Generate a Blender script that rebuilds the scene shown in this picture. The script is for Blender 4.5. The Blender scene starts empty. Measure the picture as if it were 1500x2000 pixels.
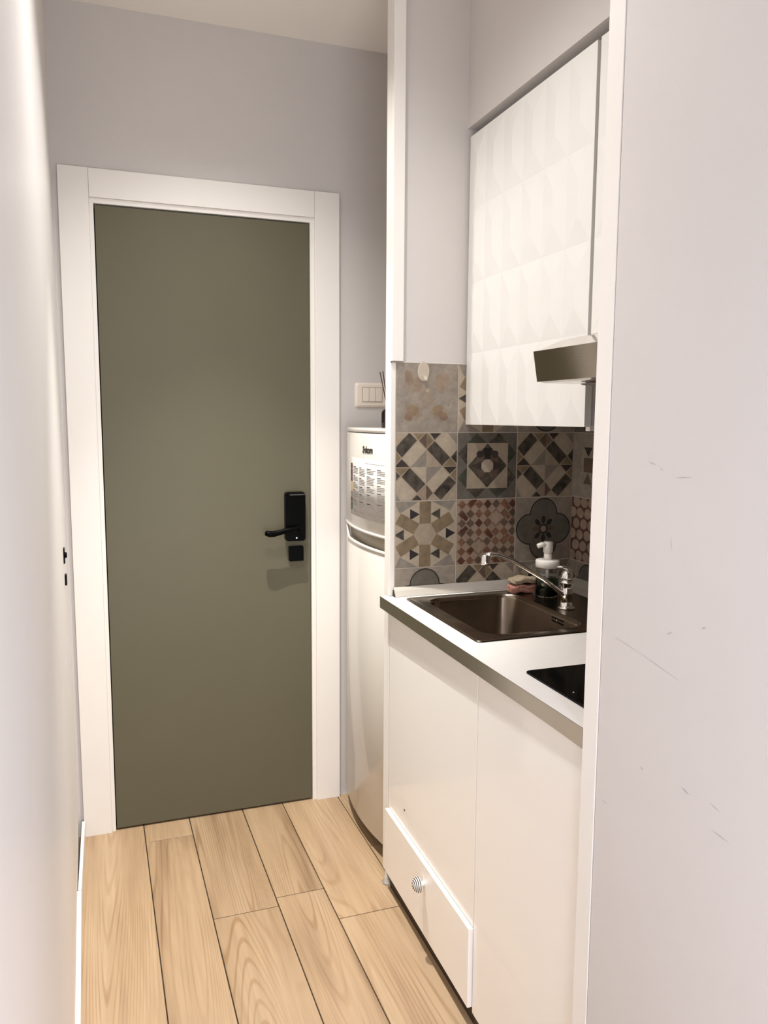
import bpy, bmesh, math, random
from mathutils import Vector, Matrix
random.seed(7)
S = bpy.context.scene
COL = S.collection

# ------------------------------------------------------------------ camera
FPX, YAW, PITCH, ROLL, EYE = 1527.67, 0.3400829, 0.1185632, 0.0058351, 1.43095
cam_data = bpy.data.cameras.new('camera')
cam_data.sensor_fit = 'VERTICAL'
cam_data.sensor_height = 32.0
cam_data.lens = FPX / 2000.0 * 32.0
cam_data.clip_start = 0.02
camera = bpy.data.objects.new('camera', cam_data)
COL.objects.link(camera)
fwd = Vector((math.sin(YAW) * math.cos(PITCH), math.cos(YAW) * math.cos(PITCH), -math.sin(PITCH)))
rgt = Vector((math.cos(YAW), -math.sin(YAW), 0))
upv = rgt.cross(fwd)
r2 = rgt * math.cos(ROLL) + upv * math.sin(ROLL)
u2 = -rgt * math.sin(ROLL) + upv * math.cos(ROLL)
M = Matrix.Identity(4)
for i in range(3):
    M[i][0], M[i][1], M[i][2] = r2[i], u2[i], -fwd[i]
M[2][3] = EYE
camera.matrix_world = M
S.camera = camera

# ------------------------------------------------------------------ world, lamps, exposure
S.view_settings.view_transform = 'Standard'
S.view_settings.look = 'None'
S.view_settings.gamma = 1.0
S.view_settings.use_curve_mapping = False
S.view_settings.exposure = 0.06
W = bpy.data.worlds.new('world')
S.world = W
W.use_nodes = True
bg = W.node_tree.nodes['Background']
bg.inputs[0].default_value = (0.95, 0.97, 1.0, 1)
bg.inputs[1].default_value = 0.3


def lamp_spot(name, loc, power, color, angle, blend, radius):
    d = bpy.data.lights.new(name, 'SPOT')
    d.energy, d.color, d.spot_size, d.spot_blend, d.shadow_soft_size = power, color, math.radians(angle), blend, radius
    o = bpy.data.objects.new(name, d)
    COL.objects.link(o)
    o.location = loc
    return o


def lamp_area(name, loc, rot, power, color, sx, sy):
    d = bpy.data.lights.new(name, 'AREA')
    d.shape = 'RECTANGLE'
    d.energy, d.color, d.size, d.size_y = power, color, sx, sy
    o = bpy.data.objects.new(name, d)
    COL.objects.link(o)
    o.location, o.rotation_euler = loc, rot
    return o


lamp_spot('ceiling_downlight', (0.36, 2.17, 2.66), 225, (1.0, 0.975, 0.91), 60, 1.0, 0.006)
lamp_spot('ceiling_downlight', (0.36, 2.17, 2.655), 34, (1.0, 0.985, 0.94), 115, 1.0, 0.012)
lamp_spot('ceiling_downlight', (0.30, 1.55, 2.66), 26, (1.0, 0.985, 0.97), 85, 1.0, 0.03)
lamp_spot('ceiling_downlight', (0.30, 1.55, 2.655), 39, (1.0, 0.985, 0.96), 150, 1.0, 0.03)
lamp_spot('room_fill_spot', (0.36, -0.30, 2.66), 76, (0.50, 0.66, 1.0), 115, 1.0, 0.05)  # unseen cool fill added behind the camera to tint the near walls
lamp_area('room_fill_area', (0.35, -0.75, 0.85), (math.radians(90), 0, 0), 25, (0.94, 0.95, 1.0), 0.75, 1.4)  # unseen soft fill added behind the camera for light from the room


# ------------------------------------------------------------------ materials
def mat(name, color, rough=0.5, metal=0.0, coat=0.0, coat_rough=0.03, var=0.0, var_scale=8.0, bump=0.0,
        bump_scale=60.0, alpha=None, trans=0.0, ior=1.45, emit=None, spec=None, stretch=None, aniso=0.0):
    m = bpy.data.materials.new(name)
    m.use_nodes = True
    nt = m.node_tree
    b = nt.nodes['Principled BSDF']
    I = b.inputs
    I['Base Color'].default_value = (*color, 1)
    I['Roughness'].default_value = rough
    I['Metallic'].default_value = metal
    I['Coat Weight'].default_value = coat
    I['Coat Roughness'].default_value = coat_rough
    I['Transmission Weight'].default_value = trans
    I['IOR'].default_value = ior
    if aniso:
        I['Anisotropic'].default_value = aniso
    if spec is not None:
        I['Specular IOR Level'].default_value = spec
    if emit:
        I['Emission Color'].default_value = (*emit[0], 1)
        I['Emission Strength'].default_value = emit[1]
    tc = nt.nodes.new('ShaderNodeTexCoord')
    mp = nt.nodes.new('ShaderNodeMapping')
    nt.links.new(tc.outputs['Object'], mp.inputs[0])
    if stretch:
        mp.inputs['Scale'].default_value = stretch
    if var:
        n = nt.nodes.new('ShaderNodeTexNoise')
        n.inputs['Scale'].default_value = var_scale
        n.inputs['Detail'].default_value = 6
        n.inputs['Roughness'].default_value = 0.65
        nt.links.new(mp.outputs[0], n.inputs[0])
        cr = nt.nodes.new('ShaderNodeValToRGB')
        cr.color_ramp.elements[0].position = 0.3
        cr.color_ramp.elements[1].position = 0.7
        cr.color_ramp.elements[0].color = (*[max(0, c * (1 - var)) for c in color], 1)
        cr.color_ramp.elements[1].color = (*[min(1, c * (1 + var)) for c in color], 1)
        nt.links.new(n.outputs[0], cr.inputs[0])
        nt.links.new(cr.outputs[0], I['Base Color'])
    if bump:
        n2 = nt.nodes.new('ShaderNodeTexNoise')
        n2.inputs['Scale'].default_value = bump_scale
        n2.inputs['Detail'].default_value = 4
        nt.links.new(mp.outputs[0], n2.inputs[0])
        bp = nt.nodes.new('ShaderNodeBump')
        bp.inputs['Strength'].default_value = bump
        bp.inputs['Distance'].default_value = 0.002
        nt.links.new(n2.outputs[0], bp.inputs['Height'])
        nt.links.new(bp.outputs[0], I['Normal'])
    return m


def wood_mat():
    m = bpy.data.materials.new('oak_planks')
    m.use_nodes = True
    nt = m.node_tree
    L = nt.links.new
    N = nt.nodes.new
    b = nt.nodes['Principled BSDF']
    b.inputs['Roughness'].default_value = 0.42
    tc = N('ShaderNodeTexCoord')
    oi = N('ShaderNodeObjectInfo')
    mul = N('ShaderNodeVectorMath'); mul.operation = 'SCALE'
    comb = N('ShaderNodeCombineXYZ')
    for i, k in enumerate((13.7, 57.3, 31.1)):
        mm = N('ShaderNodeMath'); mm.operation = 'MULTIPLY'; mm.inputs[1].default_value = k
        L(oi.outputs['Random'], mm.inputs[0]); L(mm.outputs[0], comb.inputs[i])
    add = N('ShaderNodeVectorMath'); add.operation = 'ADD'
    L(tc.outputs['Object'], add.inputs[0]); L(comb.outputs[0], add.inputs[1])
    # broad field whose contour lines make the cathedral grain
    mp = N('ShaderNodeMapping'); mp.inputs['Scale'].default_value = (3.4, 0.25, 1)
    L(add.outputs[0], mp.inputs[0])
    n = N('ShaderNodeTexNoise'); n.inputs['Scale'].default_value = 1.0; n.inputs['Detail'].default_value = 1.4
    n.inputs['Roughness'].default_value = 0.45; n.inputs['Distortion'].default_value = 0.3
    L(mp.outputs[0], n.inputs[0])
    k = N('ShaderNodeMath'); k.operation = 'MULTIPLY'; k.inputs[1].default_value = 430
    L(n.outputs[0], k.inputs[0])
    s = N('ShaderNodeMath'); s.operation = 'SINE'; L(k.outputs[0], s.inputs[0])
    cr = N('ShaderNodeValToRGB')
    cr.color_ramp.elements[0].position = 0.0; cr.color_ramp.elements[0].color = (0.0, 0, 0, 1)
    cr.color_ramp.elements[1].position = 0.30; cr.color_ramp.elements[1].color = (1, 1, 1, 1)
    mr = N('ShaderNodeMapRange'); mr.inputs[1].default_value = -1; mr.inputs[2].default_value = 1
    L(s.outputs[0], mr.inputs[0]); L(mr.outputs[0], cr.inputs[0])
    # fine fibre
    mp2 = N('ShaderNodeMapping'); mp2.inputs['Scale'].default_value = (95, 4.5, 1)
    L(add.outputs[0], mp2.inputs[0])
    n2 = N('ShaderNodeTexNoise'); n2.inputs['Scale'].default_value = 1.0; n2.inputs['Detail'].default_value = 5
    L(mp2.outputs[0], n2.inputs[0])
    # broad tint patches
    mp3 = N('ShaderNodeMapping'); mp3.inputs['Scale'].default_value = (11, 1.0, 1)
    L(add.outputs[0], mp3.inputs[0])
    n3 = N('ShaderNodeTexNoise'); n3.inputs['Scale'].default_value = 1.0; n3.inputs['Detail'].default_value = 3
    L(mp3.outputs[0], n3.inputs[0])
    tint = N('ShaderNodeValToRGB')
    e = tint.color_ramp.elements
    e[0].position = 0.28; e[0].color = (0.270, 0.172, 0.096, 1)
    e[1].position = 0.66; e[1].color = (0.465, 0.328, 0.202, 1)
    x = e.new(0.46); x.color = (0.41, 0.278, 0.164, 1)
    L(n3.outputs[0], tint.inputs[0])
    mix = N('ShaderNodeMixRGB'); mix.blend_type = 'MULTIPLY'
    lines = N('ShaderNodeMixRGB'); lines.inputs[1].default_value = (0.72, 0.63, 0.53, 1); lines.inputs[2].default_value = (1, 1, 1, 1)
    L(cr.outputs[0], lines.inputs[0])
    # the cathedral grain fades in and out
    fade = N('ShaderNodeMapRange'); fade.inputs[1].default_value = 0.40; fade.inputs[2].default_value = 0.66
    fade.inputs[3].default_value = 0.08; fade.inputs[4].default_value = 0.85
    n4 = N('ShaderNodeTexNoise'); n4.inputs['Scale'].default_value = 1.0; n4.inputs['Detail'].default_value = 1
    mp4 = N('ShaderNodeMapping'); mp4.inputs['Scale'].default_value = (6, 2.2, 1); mp4.inputs['Location'].default_value = (5, 9, 0)
    L(add.outputs[0], mp4.inputs[0]); L(mp4.outputs[0], n4.inputs[0]); L(n4.outputs[0], fade.inputs[0])
    L(fade.outputs[0], mix.inputs[0]); L(tint.outputs[0], mix.inputs[1]); L(lines.outputs[0], mix.inputs[2])
    fib = N('ShaderNodeMapRange'); fib.inputs[1].default_value = 0.3; fib.inputs[2].default_value = 0.7
    fib.inputs[3].default_value = 0.90; fib.inputs[4].default_value = 1.06
    L(n2.outputs[0], fib.inputs[0])
    mix2 = N('ShaderNodeMixRGB'); mix2.blend_type = 'MULTIPLY'; mix2.inputs[0].default_value = 1
    L(mix.outputs[0], mix2.inputs[1]); L(fib.outputs[0], mix2.inputs[2])
    # plank to plank tone
    pr = N('ShaderNodeMapRange'); pr.inputs[3].default_value = 0.88; pr.inputs[4].default_value = 1.04
    L(oi.outputs['Random'], pr.inputs[0])
    mix3 = N('ShaderNodeMixRGB'); mix3.blend_type = 'MULTIPLY'; mix3.inputs[0].default_value = 1
    L(mix2.outputs[0], mix3.inputs[1]); L(pr.outputs[0], mix3.inputs[2])
    L(mix3.outputs[0], b.inputs['Base Color'])
    bp = N('ShaderNodeBump'); bp.inputs['Strength'].default_value = 0.12; bp.inputs['Distance'].default_value = 0.001
    L(n2.outputs[0], bp.inputs['Height']); L(bp.outputs[0], b.inputs['Normal'])
    return m


def stone(name, c, var=0.22):
    return mat(name, c, rough=0.5, var=var, var_scale=38, bump=0.05)


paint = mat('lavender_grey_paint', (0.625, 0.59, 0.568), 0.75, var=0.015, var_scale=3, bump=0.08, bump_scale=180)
paint_left = mat('brightened_satin_paint', (0.80, 0.765, 0.745), 0.40, var=0.015, var_scale=3, bump=0.06, bump_scale=120)  # wall paint lightened to carry the bright sheen along the left wall
ceiling_paint = mat('ceiling_white', (0.90, 0.85, 0.78), 0.8, bump=0.05, bump_scale=150)
lacquer = mat('white_lacquer', (0.83, 0.795, 0.75), 0.38, var=0.01, var_scale=6)
gloss = mat('white_gloss_front', (0.90, 0.865, 0.82), 0.3, coat=0.55, coat_rough=0.02)
matte_white = mat('white_matt_front', (0.80, 0.78, 0.745), 0.42)
carcass_white = mat('white_melamine', (0.74, 0.70, 0.66), 0.5)
laminate = mat('white_laminate', (0.755, 0.71, 0.67), 0.42, var=0.02, var_scale=40)
dark_gap = mat('shadow_black', (0.012, 0.010, 0.009), 0.7)
green = mat('sage_green_lacquer', (0.116, 0.106, 0.068), 0.45, spec=0.3, var=0.03, var_scale=2.2, bump=0.05, bump_scale=6)
black = mat('satin_black', (0.002, 0.002, 0.002), 0.3, spec=0.05)
black_glass = mat('black_glass', (0.002, 0.002, 0.002), 0.08, spec=0.10)
steel = mat('brushed_steel', (0.34, 0.30, 0.25), 0.12, metal=1.0, bump=0.03, bump_scale=30, stretch=(1, 1, 14))
alu = mat('satin_aluminium', (0.62, 0.585, 0.53), 0.2, metal=1.0)
sink_steel = mat('sink_steel', (0.23, 0.185, 0.14), 0.22, metal=1.0, var=0.12, var_scale=25)
chrome = mat('chrome', (0.80, 0.78, 0.76), 0.05, metal=1.0)
hood_white = mat('hood_top_enamel', (0.70, 0.65, 0.59), 0.10, metal=0.9)
mesh_grey = mat('filter_mesh_grey', (0.30, 0.27, 0.24), 0.4, metal=0.8)
fridge_white = mat('refrigerator_white', (0.66, 0.62, 0.565), 0.3, coat=0.3, coat_rough=0.04)
fridge_shade = mat('refrigerator_handle_recess', (0.36, 0.31, 0.24), 0.45)  # darker than the doors, shade of the grip put into the colour
plastic_ivory = mat('ivory_plastic', (0.80, 0.71, 0.62), 0.35)
plastic_white = mat('white_plastic', (0.86, 0.82, 0.76), 0.35)
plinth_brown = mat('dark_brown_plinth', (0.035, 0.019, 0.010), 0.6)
paper = mat('paper_white', (0.56, 0.54, 0.515), 0.6)
ink = mat('grey_print', (0.24, 0.21, 0.19), 0.7)
ink_dark = mat('black_print', (0.035, 0.028, 0.022), 0.6)
maroon = mat('maroon_print', (0.11, 0.035, 0.035), 0.6)
amber = mat('amber_print', (0.62, 0.42, 0.20), 0.6)
forest = mat('green_print', (0.055, 0.09, 0.06), 0.6)
wood = wood_mat()
grout = mat('beige_grout', (0.56, 0.49, 0.42), 0.8)
joint = mat('brown_joint', (0.035, 0.019, 0.010), 0.8)
glass = mat('clear_glass', (0.93, 0.95, 0.93), 0.02, trans=1.0, ior=1.45)
soap_green = mat('green_soap', (0.002, 0.020, 0.005), 0.15, trans=0.12, ior=1.33)
sponge_pink = mat('pink_sponge', (0.36, 0.17, 0.13), 0.95, var=0.35, var_scale=90, bump=0.9, bump_scale=220)
pad_beige = mat('beige_scouring_pad', (0.34, 0.265, 0.185), 0.95, var=0.25, var_scale=110, bump=0.8, bump_scale=260)
diffuser_glass = mat('dark_plum_glass', (0.012, 0.004, 0.006), 0.1)
reed_brown = mat('dark_reed', (0.06, 0.02, 0.022), 0.8)
foot_grey = mat('smoky_plastic', (0.42, 0.39, 0.34), 0.2, var=0.3, var_scale=40)
seal_grey = mat('pale_grey_profile', (0.47, 0.435, 0.385), 0.3)
silicone = mat('silicone_bead', (0.74, 0.70, 0.64), 0.5)
scuff_m = mat('scuff_grey', (0.46, 0.43, 0.43), 0.8)
lens_white = mat('indicator_white', (0.8, 0.8, 0.8), 0.3, emit=((1, 1, 1), 0.6))
stripe_dark = mat('ceramic_black', (0.02, 0.012, 0.01), 0.2)
ceramic = mat('ceramic_white', (0.82, 0.78, 0.72), 0.15)

T = {  # printed tile colours
    'tan': stone('tile_tan', (0.33, 0.268, 0.198), 0.16), 'cream': stone('tile_cream', (0.39, 0.325, 0.245), 0.14),
    'dark': stone('tile_charcoal', (0.058, 0.048, 0.036), 0.95), 'black': stone('tile_black', (0.022, 0.018, 0.016), 0.4),
    'grey': stone('tile_grey', (0.225, 0.195, 0.163), 0.2), 'ochre': stone('tile_ochre', (0.195, 0.142, 0.085), 0.28),
    'brown': stone('tile_brown', (0.11, 0.074, 0.052), 0.35), 'stain': stone('tile_stain', (0.262, 0.208, 0.158), 0.25), 'stain2': stone('tile_stain_warm', (0.26, 0.19, 0.138), 0.25), 'ochre2': stone('tile_faded_ochre', (0.225, 0.158, 0.10), 0.28), 'rose2': stone('tile_faded_rust', (0.22, 0.145, 0.098), 0.28), 'red': stone('tile_rust', (0.085, 0.033, 0.021), 0.45),
    'concrete': stone('tile_concrete', (0.27, 0.23, 0.188), 0.22), 'pink': stone('tile_blush', (0.3, 0.22, 0.165), 0.2),
    'rust': stone('tile_red_brown', (0.17, 0.085, 0.05), 0.4), 'rose': stone('tile_rose_stain', (0.235, 0.165, 0.12), 0.3), 'moss': stone('tile_moss', (0.05, 0.054, 0.036), 0.45),
    'plum': stone('tile_plum', (0.042, 0.029, 0.026), 0.45), 'slate': stone('tile_slate', (0.122, 0.11, 0.09), 0.2),
    'body': grout,
}


# ------------------------------------------------------------------ mesh helpers
class MB:
    """Collects geometry in world coordinates, then links it as one mesh object."""

    def __init__(self):
        self.bm = bmesh.new()
        self.mats = []

    def mi(self, m):
        if m not in self.mats:
            self.mats.append(m)
        return self.mats.index(m)

    def _absorb(self, tmp, m, smooth=False):
        i = self.mi(m)
        mp = {}
        for v in tmp.verts:
            mp[v] = self.bm.verts.new(v.co)
        for f in tmp.faces:
            try:
                nf = self.bm.faces.new([mp[v] for v in f.verts])
            except ValueError:
                continue
            nf.material_index = i
            nf.smooth = smooth
        tmp.free()

    def box(self, x0, y0, z0, x1, y1, z1, m, bev=0.0, seg=2, smooth=False):
        t = bmesh.new()
        bmesh.ops.create_cube(t, size=1)
        for v in t.verts:
            v.co = Vector(((x0 + x1) / 2 + v.co.x * (x1 - x0), (y0 + y1) / 2 + v.co.y * (y1 - y0), (z0 + z1) / 2 + v.co.z * (z1 - z0)))
        if bev:
            bmesh.ops.bevel(t, geom=t.edges[:], offset=bev, segments=seg, affect='EDGES', profile=0.6)
        self._absorb(t, m, smooth)
        return self

    def poly(self, pts, m, smooth=False):
        vs = [self.bm.verts.new(p) for p in pts]
        f = self.bm.faces.new(vs)
        f.material_index = self.mi(m)
        f.smooth = smooth
        return self

    def prism(self, pts, axis, a, b, m, capm=None):
        """pts: 2-D outline; axis 0/1/2 is extruded from a to b."""
        def P(p, w):
            if axis == 0: return (w, p[0], p[1])
            if axis == 1: return (p[0], w, p[1])
            return (p[0], p[1], w)
        n = len(pts)
        va = [self.bm.verts.new(P(p, a)) for p in pts]
        vb = [self.bm.verts.new(P(p, b)) for p in pts]
        ms = m if isinstance(m, (list, tuple)) else [m] * n
        for i in range(n):
            j = (i + 1) % n
            f = self.bm.faces.new((va[i], va[j], vb[j], vb[i])); f.material_index = self.mi(ms[i])
        for vs in (va[::-1], vb):
            f = self.bm.faces.new(vs); f.material_index = self.mi(capm or ms[0])
        return self

    def loops(self, rings, m, closed=True, cap0=False, cap1=False, smooth=True, mats=None):
        rs = [[self.bm.verts.new(p) for p in r] for r in rings]
        for k in range(len(rs) - 1):
            a, b = rs[k], rs[k + 1]
            n = len(a)
            for i in range(n if closed else n - 1):
                j = (i + 1) % n
                f = self.bm.faces.new((a[i], a[j], b[j], b[i]))
                f.material_index = self.mi(mats[k] if mats else m)
                f.smooth = smooth
        if cap0:
            f = self.bm.faces.new(rs[0][::-1]); f.material_index = self.mi(mats[0] if mats else m)
        if cap1:
            f = self.bm.faces.new(rs[-1]); f.material_index = self.mi(mats[-1] if mats else m)
        return self

    def lathe(self, prof, c, m, axis=2, n=24, mats=None, caps=True):
        """prof: (radius, along) pairs measured from c along the axis."""
        rings = []
        for r, h in prof:
            ring = []
            for i in range(n):
                a = 2 * math.pi * i / n
                u, v = r * math.cos(a), r * math.sin(a)
                ring.append((c[0] + u, c[1] + v, c[2] + h) if axis == 2 else (c[0] + h, c[1] + u, c[2] + v) if axis == 0
                            else (c[0] + u, c[1] + h, c[2] + v))
            rings.append(ring)
        return self.loops(rings, m, True, caps, caps, True, mats)

    def tube(self, path, radii, m, n=12, flat=1.0):
        """Swept tube through path points; flat squashes it vertically."""
        P = [Vector(p) for p in path]
        rings = []
        for i, p in enumerate(P):
            d = (P[min(i + 1, len(P) - 1)] - P[max(i - 1, 0)]).normalized()
            up = Vector((0, 0, 1)) if abs(d.z) < 0.95 else Vector((0, 1, 0))
            s = d.cross(up).normalized()
            t = s.cross(d).normalized()
            r = radii[i] if isinstance(radii, (list, tuple)) else radii
            rings.append([p + s * (r * math.cos(2 * math.pi * k / n)) + t * (r * flat * math.sin(2 * math.pi * k / n)) for k in range(n)])
        return self.loops(rings, m, True, True, True)

    def skew(self, fn):
        for v in self.bm.verts:
            v.co = Vector(fn(v.co))
        return self

    def build(self, name, parent=None, origin=None, smooth_angle=None):
        bm = self.bm
        bmesh.ops.recalc_face_normals(bm, faces=bm.faces[:])
        if origin is None:
            xs = [v.co for v in bm.verts]
            lo = [min(c[i] for c in xs) for i in range(3)]
            hi = [max(c[i] for c in xs) for i in range(3)]
            origin = Vector(((lo[0] + hi[0]) / 2, (lo[1] + hi[1]) / 2, lo[2]))
        origin = Vector(origin)
        for v in bm.verts:
            v.co -= origin
        me = bpy.data.meshes.new(name)
        bm.to_mesh(me)
        bm.free()
        for m in self.mats:
            me.materials.append(m)
        o = bpy.data.objects.new(name, me)
        COL.objects.link(o)
        place(o, origin, parent)
        return o


WL = {}


def place(o, world, parent):
    WL[o.name] = Vector(world)
    if parent:
        o.parent = parent
        o.location = Vector(world) - WL[parent.name]
    else:
        o.location = world


def empty(name, loc, parent=None):
    o = bpy.data.objects.new(name, None)
    o.empty_display_size = 0.05
    COL.objects.link(o)
    place(o, loc, parent)
    return o


def tag(o, label, cat, group=None):
    o['label'] = label
    o['category'] = cat
    if group:
        o['group'] = group
    return o


def struct(o):
    o['kind'] = 'structure'
    return o


def boxo(name, b, m, parent=None, bev=0.0, seg=2):
    return MB().box(*b, m, bev, seg).build(name, parent)


def rrect(x0, y0, x1, y1, r, z, n=8):
    pts = []
    for cx, cy, a0 in ((x1 - r, y1 - r, 0), (x0 + r, y1 - r, 90), (x0 + r, y0 + r, 180), (x1 - r, y0 + r, 270)):
        for i in range(n + 1):
            a = math.radians(a0 + 90 * i / n)
            pts.append((cx + r * math.cos(a), cy + r * math.sin(a), z))
    return pts


# ------------------------------------------------------------------ the shell
D, YN, CEIL = 2.7375, 2.1264, 2.698
XB = 1.383            # tiled face of the niche's back wall


def fl(x, y):         # the planks run very slightly askew of the cabinets
    return x + 0.014 * (2.7 - y)


# floor: a bed with separate planks
floor = struct(boxo('floor', (-0.35, -1.2, -0.06, 1.55, 2.85, -0.006), joint))
cols = [(-0.18, 0.078, [-0.55, 0.72, 1.56, 2.9]), (0.078, 0.2345, [-0.9, 0.2, 1.41, 2.625, 2.9]),
        (0.2345, 0.4255, [-0.3, 0.93, 2.135, 2.9]), (0.4255, 0.5745, [-0.25, 0.97, 2.177, 2.9]),
        (0.5745, 0.785, [-0.4, 0.81, 2.02, 2.9]), (0.785, 0.98, [-0.1, 1.15, 2.36, 2.9]), (0.98, 1.19, [-0.1, 1.0, 2.9])]
for x0, x1, ys in cols:
    ys = [-1.2] + [y for y in ys if y > -1.15]
    for a, b in zip(ys[:-1], ys[1:]):
        b = min(b, 2.775)
        g = 0.0015
        mb = MB().box(x0 + g, a + g, -0.0075, x1 - g, b - g, 0.0, wood, 0.0009, 1)
        mb.skew(lambda c: (fl(c.x, c.y), c.y, c.z))
        mb.build('plank', floor)

struct(boxo('ceiling', (-0.35, -1.2, CEIL, 1.55, 2.85, CEIL + 0.08), ceiling_paint))

# left wall, very slightly askew like the floor
XL0, XL1 = -0.137, -0.041
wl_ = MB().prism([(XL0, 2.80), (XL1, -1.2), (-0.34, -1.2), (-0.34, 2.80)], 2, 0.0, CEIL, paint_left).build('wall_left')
struct(wl_)


def xl(y):
    return XL0 + (2.80 - y) / 4.0 * (XL1 - XL0)


# small black lock plates standing proud of the far end of the left wall
kp = MB().box(xl(2.36) - .002, 2.345, 1.020, xl(2.36) + .0042, 2.372, 1.0635, black, .001)
kp.lathe([(.009, 0), (.008, .0075), (.003, .0085)], (xl(2.36) + .001, 2.358, 1.043), black, axis=0, n=14)
kp.build('lock_plate', wl_)['label'] = 'black lock plate with raised boss'
MB().box(xl(2.40) - .002, 2.388, .949, xl(2.40) + .0058, 2.412, .980, black, .001).build('lock_plate', wl_)

# baseboard in two lengths along the left wall
bb = struct(empty('baseboard_left', (-0.12, 2.0, 0)))
o = MB().box(-0.1235, 2.305, 0, -0.1135, 2.72, 0.062, lacquer, 0.0015)
o.build('board', bb)
o = MB().box(-0.0085, 0.25, 0, 0.003, 2.302, 0.062, lacquer, 0.0015).skew(lambda c: (xl(c.y) + 0.0082 + c.x, c.y, c.z))
o.build('board', bb)

# far wall with the door opening
wf = MB()
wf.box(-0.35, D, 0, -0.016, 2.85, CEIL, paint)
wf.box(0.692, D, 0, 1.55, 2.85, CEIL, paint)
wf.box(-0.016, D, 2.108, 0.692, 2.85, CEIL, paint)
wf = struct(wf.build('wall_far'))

# door frame: casing boards and lining
tr = struct(empty('trim_1', (0.337, D, 0)))
CF = D - 0.013
boxo('casing_board', (-0.1176, CF, 0, -0.0278, D, 2.2084), lacquer, tr, 0.0012)
boxo('casing_board', (0.7040, CF, 0, 0.7925, D, 2.2084), lacquer, tr, 0.0012)
boxo('casing_board', (-0.0272, CF, 2.1205, 0.7034, D, 2.2080), lacquer, tr, 0.0012)
boxo('door_stop', (-0.0277, D - 0.005, 0, -0.0148, D + 0.06, 2.104), lacquer, tr, 0.001)
boxo('door_stop', (0.6885, D - 0.005, 0, 0.7039, D + 0.06, 2.104), lacquer, tr, 0.001)
boxo('door_stop', (-0.0277, D - 0.005, 2.104, 0.7039, D + 0.06, 2.1203), lacquer, tr, 0.001)
struct(boxo('shade_backing', (-0.0277, 2.80, 0, 0.7039, 2.85, 2.12), dark_gap))  # black sheet behind the leaf, stands in for shade in the gaps

door = MB().box(-0.0116, D + 0.001, 0.007, 0.6856, D + 0.041, 2.1, green, 0.001).build('door_1')
struct(door)
lock = MB()
pts = rrect(0.590, 0.995, 0.662, 1.1705, 0.011, 0)
lock.loops([[(a, D + 0.0005, b) for a, b, _ in pts], [(a, D - 0.026, b) for a, b, _ in pts],
            [(0.626 + (a - 0.626) * 0.955, D - 0.0305, 1.083 + (b - 1.083) * 0.98) for a, b, _ in pts]], black, cap0=True, cap1=True, smooth=False)
lock = lock.build('lock_body', door)
lock['label'] = 'black electronic lock body'
boxo('sensor_strip', (0.604, D - 0.0325, 1.160, 0.659, D - 0.0295, 1.1645), mat('charcoal_strip', (0.05, 0.045, 0.04), 0.4), lock)
MB().lathe([(0.0028, 0), (0.0026, -0.0016)], (0.6279, D - 0.0300, 1.0072), lens_white, axis=1, n=10).build('indicator_light', lock)
lv = MB().tube([(0.6330, D - 0.052, 1.0400), (0.6050, D - 0.054, 1.0408), (0.5834, D - 0.054, 1.0378), (0.5596, D - 0.054, 1.0320),
                (0.5400, D - 0.054, 1.0282), (0.5250, D - 0.054, 1.0290), (0.5130, D - 0.054, 1.0325), (0.5095, D - 0.054, 1.0335)],
               [0.0095, 0.0095, 0.0095, 0.0098, 0.0110, 0.0112, 0.0095, 0.004], black, 14)
lv.tube([(0.633, D - 0.028, 1.040), (0.633, D - 0.060, 1.040)], [0.012, 0.012], black, 16)
lv.build('lever_handle', door)
boxo('deadbolt_cover', (0.6040, D - 0.022, 0.921, 0.6555, D + 0.0005, 0.974), black, door, 0.0025)

# niche: partition to the refrigerator, back wall, bulkhead, near wall
wn = struct(boxo('wall_niche', (0.7865, YN + 0.0085, 0, 1.50, YN + 0.047, CEIL), paint))
wb = struct(boxo('wall_back', (XB + 0.0085, 1.06, 0, 1.50, 2.7370, CEIL), paint))
struct(boxo('wall_bulkhead', (1.003, 1.0890, 2.2545, XB + 0.008, YN + 0.0085, CEIL), paint))
wr = struct(boxo('wall_right', (0.748, -1.2, 0, 1.50, 1.0485, CEIL), paint))

# vertical boards framing the niche
t3 = MB().box(0.7715, 2.1408, 0.036, 0.7860, 2.1735, CEIL, lacquer, 0.0008).build('trim_3')
struct(t3)
t4 = MB().box(0.7715, 2.1275, 0.036, 0.7860, 2.1392, CEIL, lacquer, 0.0008)
t4.box(0.7716, 2.1180, 1.5945, 0.8055, YN + 0.0085, CEIL, lacquer, 0.0008)
t4 = struct(t4.build('trim_4'))
MB().lathe([(0.016, 0), (0.017, 0.004), (0.010, 0.010), (0.008, 0.036)], (0.7765, 2.142, 0), foot_grey, n=18).build('foot', t4)
boxo('corner_cap', (0.7700, 2.1165, 1.5905, 0.7862, 2.1300, 1.5938), mesh_grey, t4)
t5 = struct(boxo('trim_5', (0.7464, 1.0505, 0, XB, 1.0894, CEIL), lacquer))
struct(boxo('shade_strip', (0.7500, 1.0486, 0, 0.76, 1.0504, CEIL), dark_gap))  # black strip in the joint, stands in for the shade there

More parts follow.
